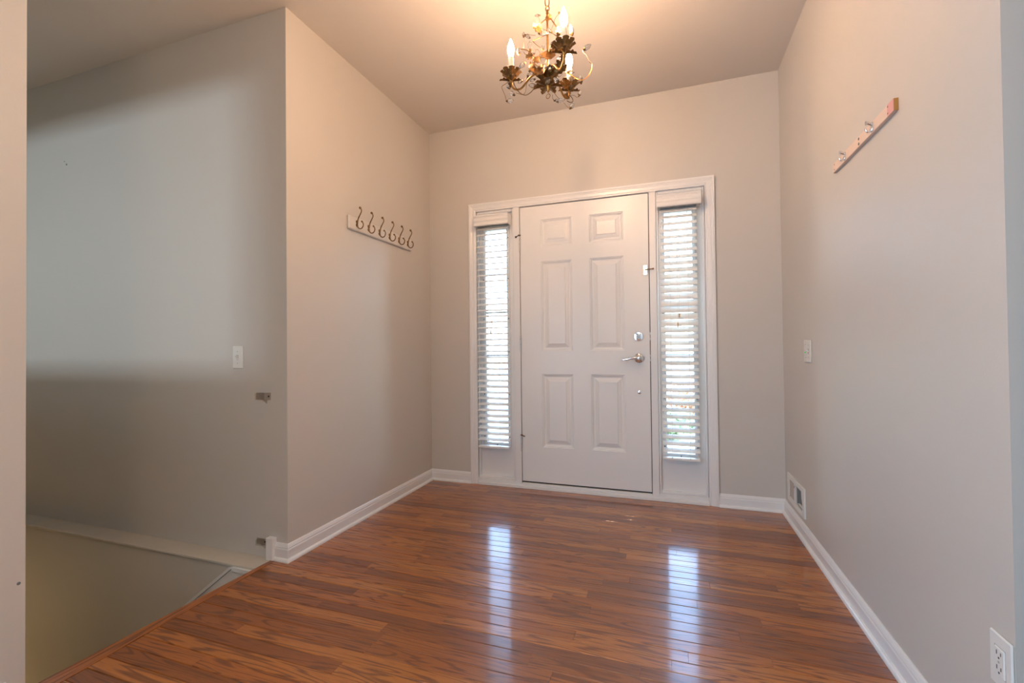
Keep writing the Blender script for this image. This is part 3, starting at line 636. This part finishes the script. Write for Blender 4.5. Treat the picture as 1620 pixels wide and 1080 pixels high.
CRYS = [((-0.0161,-0.0556,-0.3449),(-0.0347,-0.0603,-0.3444)),((-0.0153,-0.0657,-0.4255),(0.0216,-0.0564,-0.4245)),((0.0316,-0.0436,-0.4175),(0.0142,-0.048,-0.4001)),((-0.0787,-0.0507,-0.4076),(-0.0573,-0.0453,-0.4231)),((-0.0889,-0.0429,-0.4072),(-0.0886,-0.0429,-0.3861)),((-0.0588,-0.0457,-0.4757),(-0.0619,-0.0464,-0.4321)),((-0.0171,-0.0043,-0.4556),(-0.0132,-0.0033,-0.4299)),((0.0291,-0.0442,-0.477),(0.0435,-0.0406,-0.4505)),((-0.122,0.0003,-0.4494),(-0.1263,-0.0008,-0.4169)),((0.0017,0.0004,-0.4748),(-0.0219,-0.0055,-0.478)),((-0.0545,-0.0137,-0.472),(-0.0479,-0.012,-0.4488)),((-0.0837,-0.0416,-0.5178),(-0.1097,-0.0481,-0.5381)),((-0.0797,-0.02,-0.5649),(-0.0763,-0.0191,-0.5486)),((-0.0754,-0.0086,-0.5356),(-0.055,-0.0035,-0.5502)),((-0.0967,-0.0449,-0.5933),(-0.1149,-0.0494,-0.6015)),((-0.046,-0.0116,-0.6077),(-0.0769,-0.0193,-0.6001)),((-0.1644,-0.0103,-0.5927),(-0.1802,-0.0143,-0.5787)),((-0.1447,-0.0054,-0.6228),(-0.1664,-0.0108,-0.6056)),((-0.1729,-0.0227,-0.6519),(-0.1432,-0.0153,-0.6508)),((0.0253,-0.0452,-0.5778),(0.0204,-0.0464,-0.5476)),((0.0351,-0.0221,-0.5433),(0.0521,-0.0179,-0.5329)),((0.0522,-0.0385,-0.5382),(0.0656,-0.0351,-0.5162)),((0.1224,-0.0724,-0.4691),(0.1153,-0.0742,-0.424)),((0.1526,0.0177,-0.4777),(0.1828,0.0252,-0.459)),((0.0846,0.0212,-0.5556),(0.1101,0.0276,-0.5591)),((0.0866,0.0733,-0.5704),(0.0856,0.073,-0.5391)),((0.1373,0.0344,-0.6058),(0.1315,0.033,-0.5713)),((0.1069,0.1402,-0.5979),(0.1172,0.1428,-0.5738)),((0.0258,0.0683,-0.6443),(0.0606,0.0771,-0.6367)),((0.0752,0.1013,-0.6674),(0.0951,0.1063,-0.6417)),((0.0096,-0.0594,-0.6338),(0.0273,-0.055,-0.6167)),((0.0227,-0.0149,-0.5598),(0.045,-0.0093,-0.5612)),((0.0687,-0.0859,-0.6526),(0.0475,-0.0912,-0.6357)),((-0.0512,-0.0128,-0.5771),(-0.0708,-0.0178,-0.5868)),((0.0292,0.0073,-0.673),(0.0437,0.011,-0.6691))]
LEAVES = [((-0.0045,-0.063,-0.4056),(-0.0385,-0.0921,-0.4065),0.6),((-0.0076,-0.0638,-0.41),(-0.0238,-0.0988,-0.4384),0.5),((-0.0537,-0.0135,-0.4791),(-0.0891,-0.0017,-0.4666),0.5),((-0.0492,-0.0123,-0.4842),(-0.0239,-0.0266,-0.5264),0.5),((0.0131,-0.0483,-0.492),(0.0372,-0.0731,-0.5557),0.8),((0.0373,-0.0525,-0.5115),(0.0133,-0.0688,-0.5298),0.7),((-0.0452,-0.0113,-0.5293),(-0.0708,-0.0487,-0.5527),0.7),((-0.0376,-0.0301,-0.5442),(0.0032,-0.0508,-0.5901),0.6),((0.0385,-0.0419,-0.5786),(0.0912,-0.0596,-0.5548),0.45),((0.0582,-0.0473,-0.5949),(0.1057,-0.0766,-0.5837),0.3),((0.0814,-0.1033,-0.4951),(0.0704,-0.1164,-0.4746),0.5),((0.0638,-0.0871,-0.5208),(0.0422,-0.1131,-0.5167),0.5),((-0.0461,-0.0116,-0.6143),(-0.046,-0.0322,-0.6105),0.8),((0.0224,-0.015,-0.5877),(0.0343,-0.0429,-0.56),0.3),((0.0,-0.0206,-0.591),(-0.0055,-0.0529,-0.5758),0.4),((0.0877,-0.1017,-0.4956),(0.0712,-0.0852,-0.4364),0.4),((0.0229,-0.0046,-0.331),(0.0074,-0.0188,-0.3299),0.8),((0.0601,-0.0365,-0.3451),(0.0655,-0.0351,-0.3364),0.7),((0.0597,0.1181,-0.5995),(0.0542,0.0961,-0.6247),0.7),((0.0424,-0.0203,-0.604),(0.0231,-0.0561,-0.6064),0.4),((-0.0276,-0.0069,-0.5824),(-0.0255,0.0245,-0.5078),0.3)]
chd = empty('chandelier', CH, 'small gilt leaf chandelier with three candle bulbs and crystals', 'chandelier')
obj('canopy', MB().lathe([(.058,0),(.058,-.006),(.050,-.016),(.030,-.024),(.012,-.028),(.006,-.034)], (0,0,0), (0,0,1), 24), M['gold'], chd, smooth=True)
def link_mesh():
    pts = []
    for k in range(17):
        a = 2*PI*k/16; pts.append((.0090*math.cos(a), 0, .021*math.sin(a)))
    return MB().tube(pts, .0022, 7, 1)
lm = link_mesh().mesh('chain_link'); lm.materials.append(M['gold'])
for p in lm.polygons: p.use_smooth = True
nl = 7
for k in range(nl): obj('chain_link', lm, None, chd, (.004*k/nl,.001*k/nl,-.046-.0345*k), (0,0,(k % 2)*PI/2+.4))
sx0, sy0 = .0043, .0011
obj('hanging_loop', MB().tube([(sx0+.008*math.cos(2*PI*k/12), sy0, -.282+.011*math.sin(2*PI*k/12)) for k in range(13)], .0022, 7, 1)
    .lathe([(.0,.0),(.006,.004),(.007,.012),(.004,.020),(.003,.026)], (sx0,sy0,-.312), (0,0,1), 12), M['gold'], chd, smooth=True)
sh = [(.0035,-.30),(.0045,-.31),(.0075,-.318),(.0085,-.325),(.0055,-.333),(.0042,-.34),(.0042,-.56),(.007,-.575),(.012,-.590),(.014,-.605),(.008,-.622),(.005,-.632),(.0,-.640)]
obj('shaft', MB().lathe([(r, z) for r, z in sh], (sx0-.001,sy0,0), (0,0,1), 14), M['gold'], chd, smooth=True)
obj('bottom_ring', MB().tube([(.003+.0095*math.cos(2*PI*k/14)*.97, .001+.0095*math.cos(2*PI*k/14)*-.25, -.6525+.0095*math.sin(2*PI*k/14)) for k in range(15)], .0015, 7, 1), M['gold'], chd, smooth=True)

def leaf(base, tip, wf, nrm=None, lobes=3, curl=.18, th=.0006):
    b, t = Vector(base), Vector(tip); d = t-b; ln = d.length; d.normalize()
    n = Vector(nrm) if nrm is not None else Vector((0,0,1)); n = n-d*n.dot(d)
    n = n.normalized() if n.length > 1e-4 else d.orthogonal().normalized()
    s = d.cross(n); nn = 12; mb = MB(); top = []; bot = []
    for i in range(nn+1):
        u = i/nn
        w = wf*ln*.5*(math.sin(PI*min(1,u**.8))**.7)*(1 if u < 1 else 0)+.0008
        if 0 < i < nn: w *= (1.0+.22*(1 if (i*lobes*2//nn) % 2 else -1)*(u > .12))
        cen = b+d*ln*u+n*(curl*ln*(u*u*1.1-.35*u))
        r1 = []; r2 = []
        for k in (-1,-.5,0,.5,1):
            q = cen+s*w*k+n*(abs(k)*w*.38)+d*(abs(k)*w*.25*(u < .95))
            r1.append(len(mb.v)); mb.v.append(tuple(q+n*th))
            r2.append(len(mb.v)); mb.v.append(tuple(q-n*th))
        top.append(r1); bot.append(r2)
    for i in range(nn):
        for k in range(4):
            mb.f.append((top[i][k],top[i][k+1],top[i+1][k+1],top[i+1][k])); mb.f.append((bot[i][k],bot[i+1][k],bot[i+1][k+1],bot[i][k+1]))
        mb.f.append((top[i][0],top[i+1][0],bot[i+1][0],bot[i][0])); mb.f.append((top[i][4],bot[i][4],bot[i+1][4],top[i+1][4]))
    for i in (0,nn):
        for k in range(4): mb.f.append((top[i][k],bot[i][k],bot[i][k+1],top[i][k+1]))
    return mb
def rosette(c, n, r, rise, wf, parent, off=0, curl=.18, r0=.006):
    for k in range(n):
        a = 2*PI*(k+.5*off)/n+off; dx, dy = math.cos(a), math.sin(a)
        obj('leaf', leaf((c[0]+dx*r0,c[1]+dy*r0,c[2]), (c[0]+dx*r,c[1]+dy*r,c[2]+rise), wf, (-dx*.6,-dy*.6,1), 3, curl), M['leaf'], parent, smooth=True)
ARMP = [(.006,-.596),(.012,-.575),(.030,-.553),(.052,-.549),(.073,-.558),(.094,-.578),(.116,-.597),(.138,-.597),(.154,-.583),(.160,-.556)]
bulb_prof = [(.0085,0),(.0105,.008),(.0135,.020),(.0148,.031),(.0135,.045),(.0095,.059),(.0048,.070),(.0022,.077),(0,.080)]
bm = MB().lathe(bulb_prof, (0,0,0), (0,0,1), 12).mesh('bulb'); bm.materials.append(M['bulb'])
for p in bm.polygons: p.use_smooth = True
for ang, rr, cz in ((180,.160,-.556),(-50.5,.155,-.566),(64,.152,-.572)):
    a = math.radians(ang); ca, sa = math.cos(a), math.sin(a); k = rr/.160
    arm = obj('arm', MB().tube([(ca*r_*k, sa*r_*k, z_+(cz+.556)*(r_/.16)) for r_, z_ in ARMP], .0042, 9, 5), M['gold'], chd, smooth=True)
    cx, cy = ca*rr, sa*rr
    cup = obj('drip_cup', MB().lathe([(.006,-.006),(.008,0),(.014,.006),(.020,.014),(.0185,.014),(.012,.008),(.0,.006)], (cx,cy,cz), (0,0,1), 14), M['gold'], chd, smooth=True)
    rosette((cx,cy,cz+.001), 8, .043, .043, .68, cup, .3, -.14)
    rosette((cx,cy,cz-.001), 4, .050, .008, .46, cup, 1.1, -.22)
    cd = obj('candle_sleeve', MB().lathe([(.0125,.006),(.013,.02),(.0125,.05),(.0128,.098),(.010,.104),(0,.104)], (cx,cy,cz), (0,0,1), 14), M['candle'], chd, smooth=True)
    obj('bulb', bm, None, chd, (cx,cy,cz+.104))
rosette((.002,.0005,-.602), 9, .047, .050, .66, chd, .2, -.12, .008)
rosette((.002,.0005,-.612), 7, .062, .010, .55, chd, .9, -.22, .008)
for r_, pts in WIRES: obj('branch', MB().tube(pts, r_*.95, 6, 4), M['gold'] if r_ > .0019 else M['twig'], chd, smooth=True)
for b_, t_, wf in LEAVES: obj('leaf', leaf(b_, t_, wf*1.15, (.25,-.8,-.3), 3, .16), M['leaf'], chd, smooth=True)
CR = [(.0,-.02),(.42,.0),(.78,.14),(1.0,.36),(.92,.58),(.62,.80),(.28,.95),(0,1.0)]
for a_, b_ in CRYS:
    A_, B_ = Vector(a_), Vector(b_); d = B_-A_; ln = d.length; rad = min(.0105, max(.0058, ln*.31))
    c_ = obj('crystal', MB().lathe([(r_*rad, h_*ln) for r_, h_ in CR], (0,0,0), d, 7), M['crystal'], chd, A_)
    dn = d.normalized()
    obj('crystal_cap', MB().lathe([(0,-.005),(.0028,-.004),(rad*.62,.002),(rad*.75,.005),(rad*.60,.004)], (0,0,0), dn, 7), M['leaf'], c_)

# ------------------------------------------------------------------ outside the sidelights
struct('ground_lawn', MB().box(-30,30,1.9,45,-.40,-.22), M['lawn'])
struct('porch_path', MB().box(-.6,3.2,.15,1.9,-.40,-.10).box(.6,1.9,1.9,14,-.3,-.20), M['concrete'])
def shrub(loc, rx, rz, m, label, n, seed):
    r = empty('shrub', loc, label, 'shrub'); rr = random.Random(seed)
    obj('stem', MB().tube([(0,0,-.05),(.05,0,rz*.5),(.0,.05,rz*.9)], [.03,.02,.008], 6, 2), M['bark'], r)
    fo = MB()
    for k in range(n):
        v = Vector((rr.gauss(0,1),rr.gauss(0,1),rr.gauss(0,1))).normalized()*(rr.random()**.35)
        c = Vector((v.x*rx, v.y*rx, rz+v.z*rz*.85)); a = Vector((rr.uniform(-1,1),rr.uniform(-1,1),rr.uniform(-1,1))).normalized(); b = a.orthogonal().normalized(); s_ = rr.uniform(.04,.07)
        n_ = a.cross(b)*.006
        fo.add([c-a*s_,c+b*s_*.5+n_,c+a*s_,c-b*s_*.5+n_], [(0,1,2),(0,2,3)])
    f = obj('foliage', fo, m, r, kind='stuff')
shrub((2.3,4.6,-.22), .55, .42, M['shrub_rust'], 'rust-orange shrub outside the sidelight', 900, 3)
shrub((1.75,3.2,-.22), .40, .22, M['shrub_green'], 'low green shrub outside the sidelight', 700, 5)
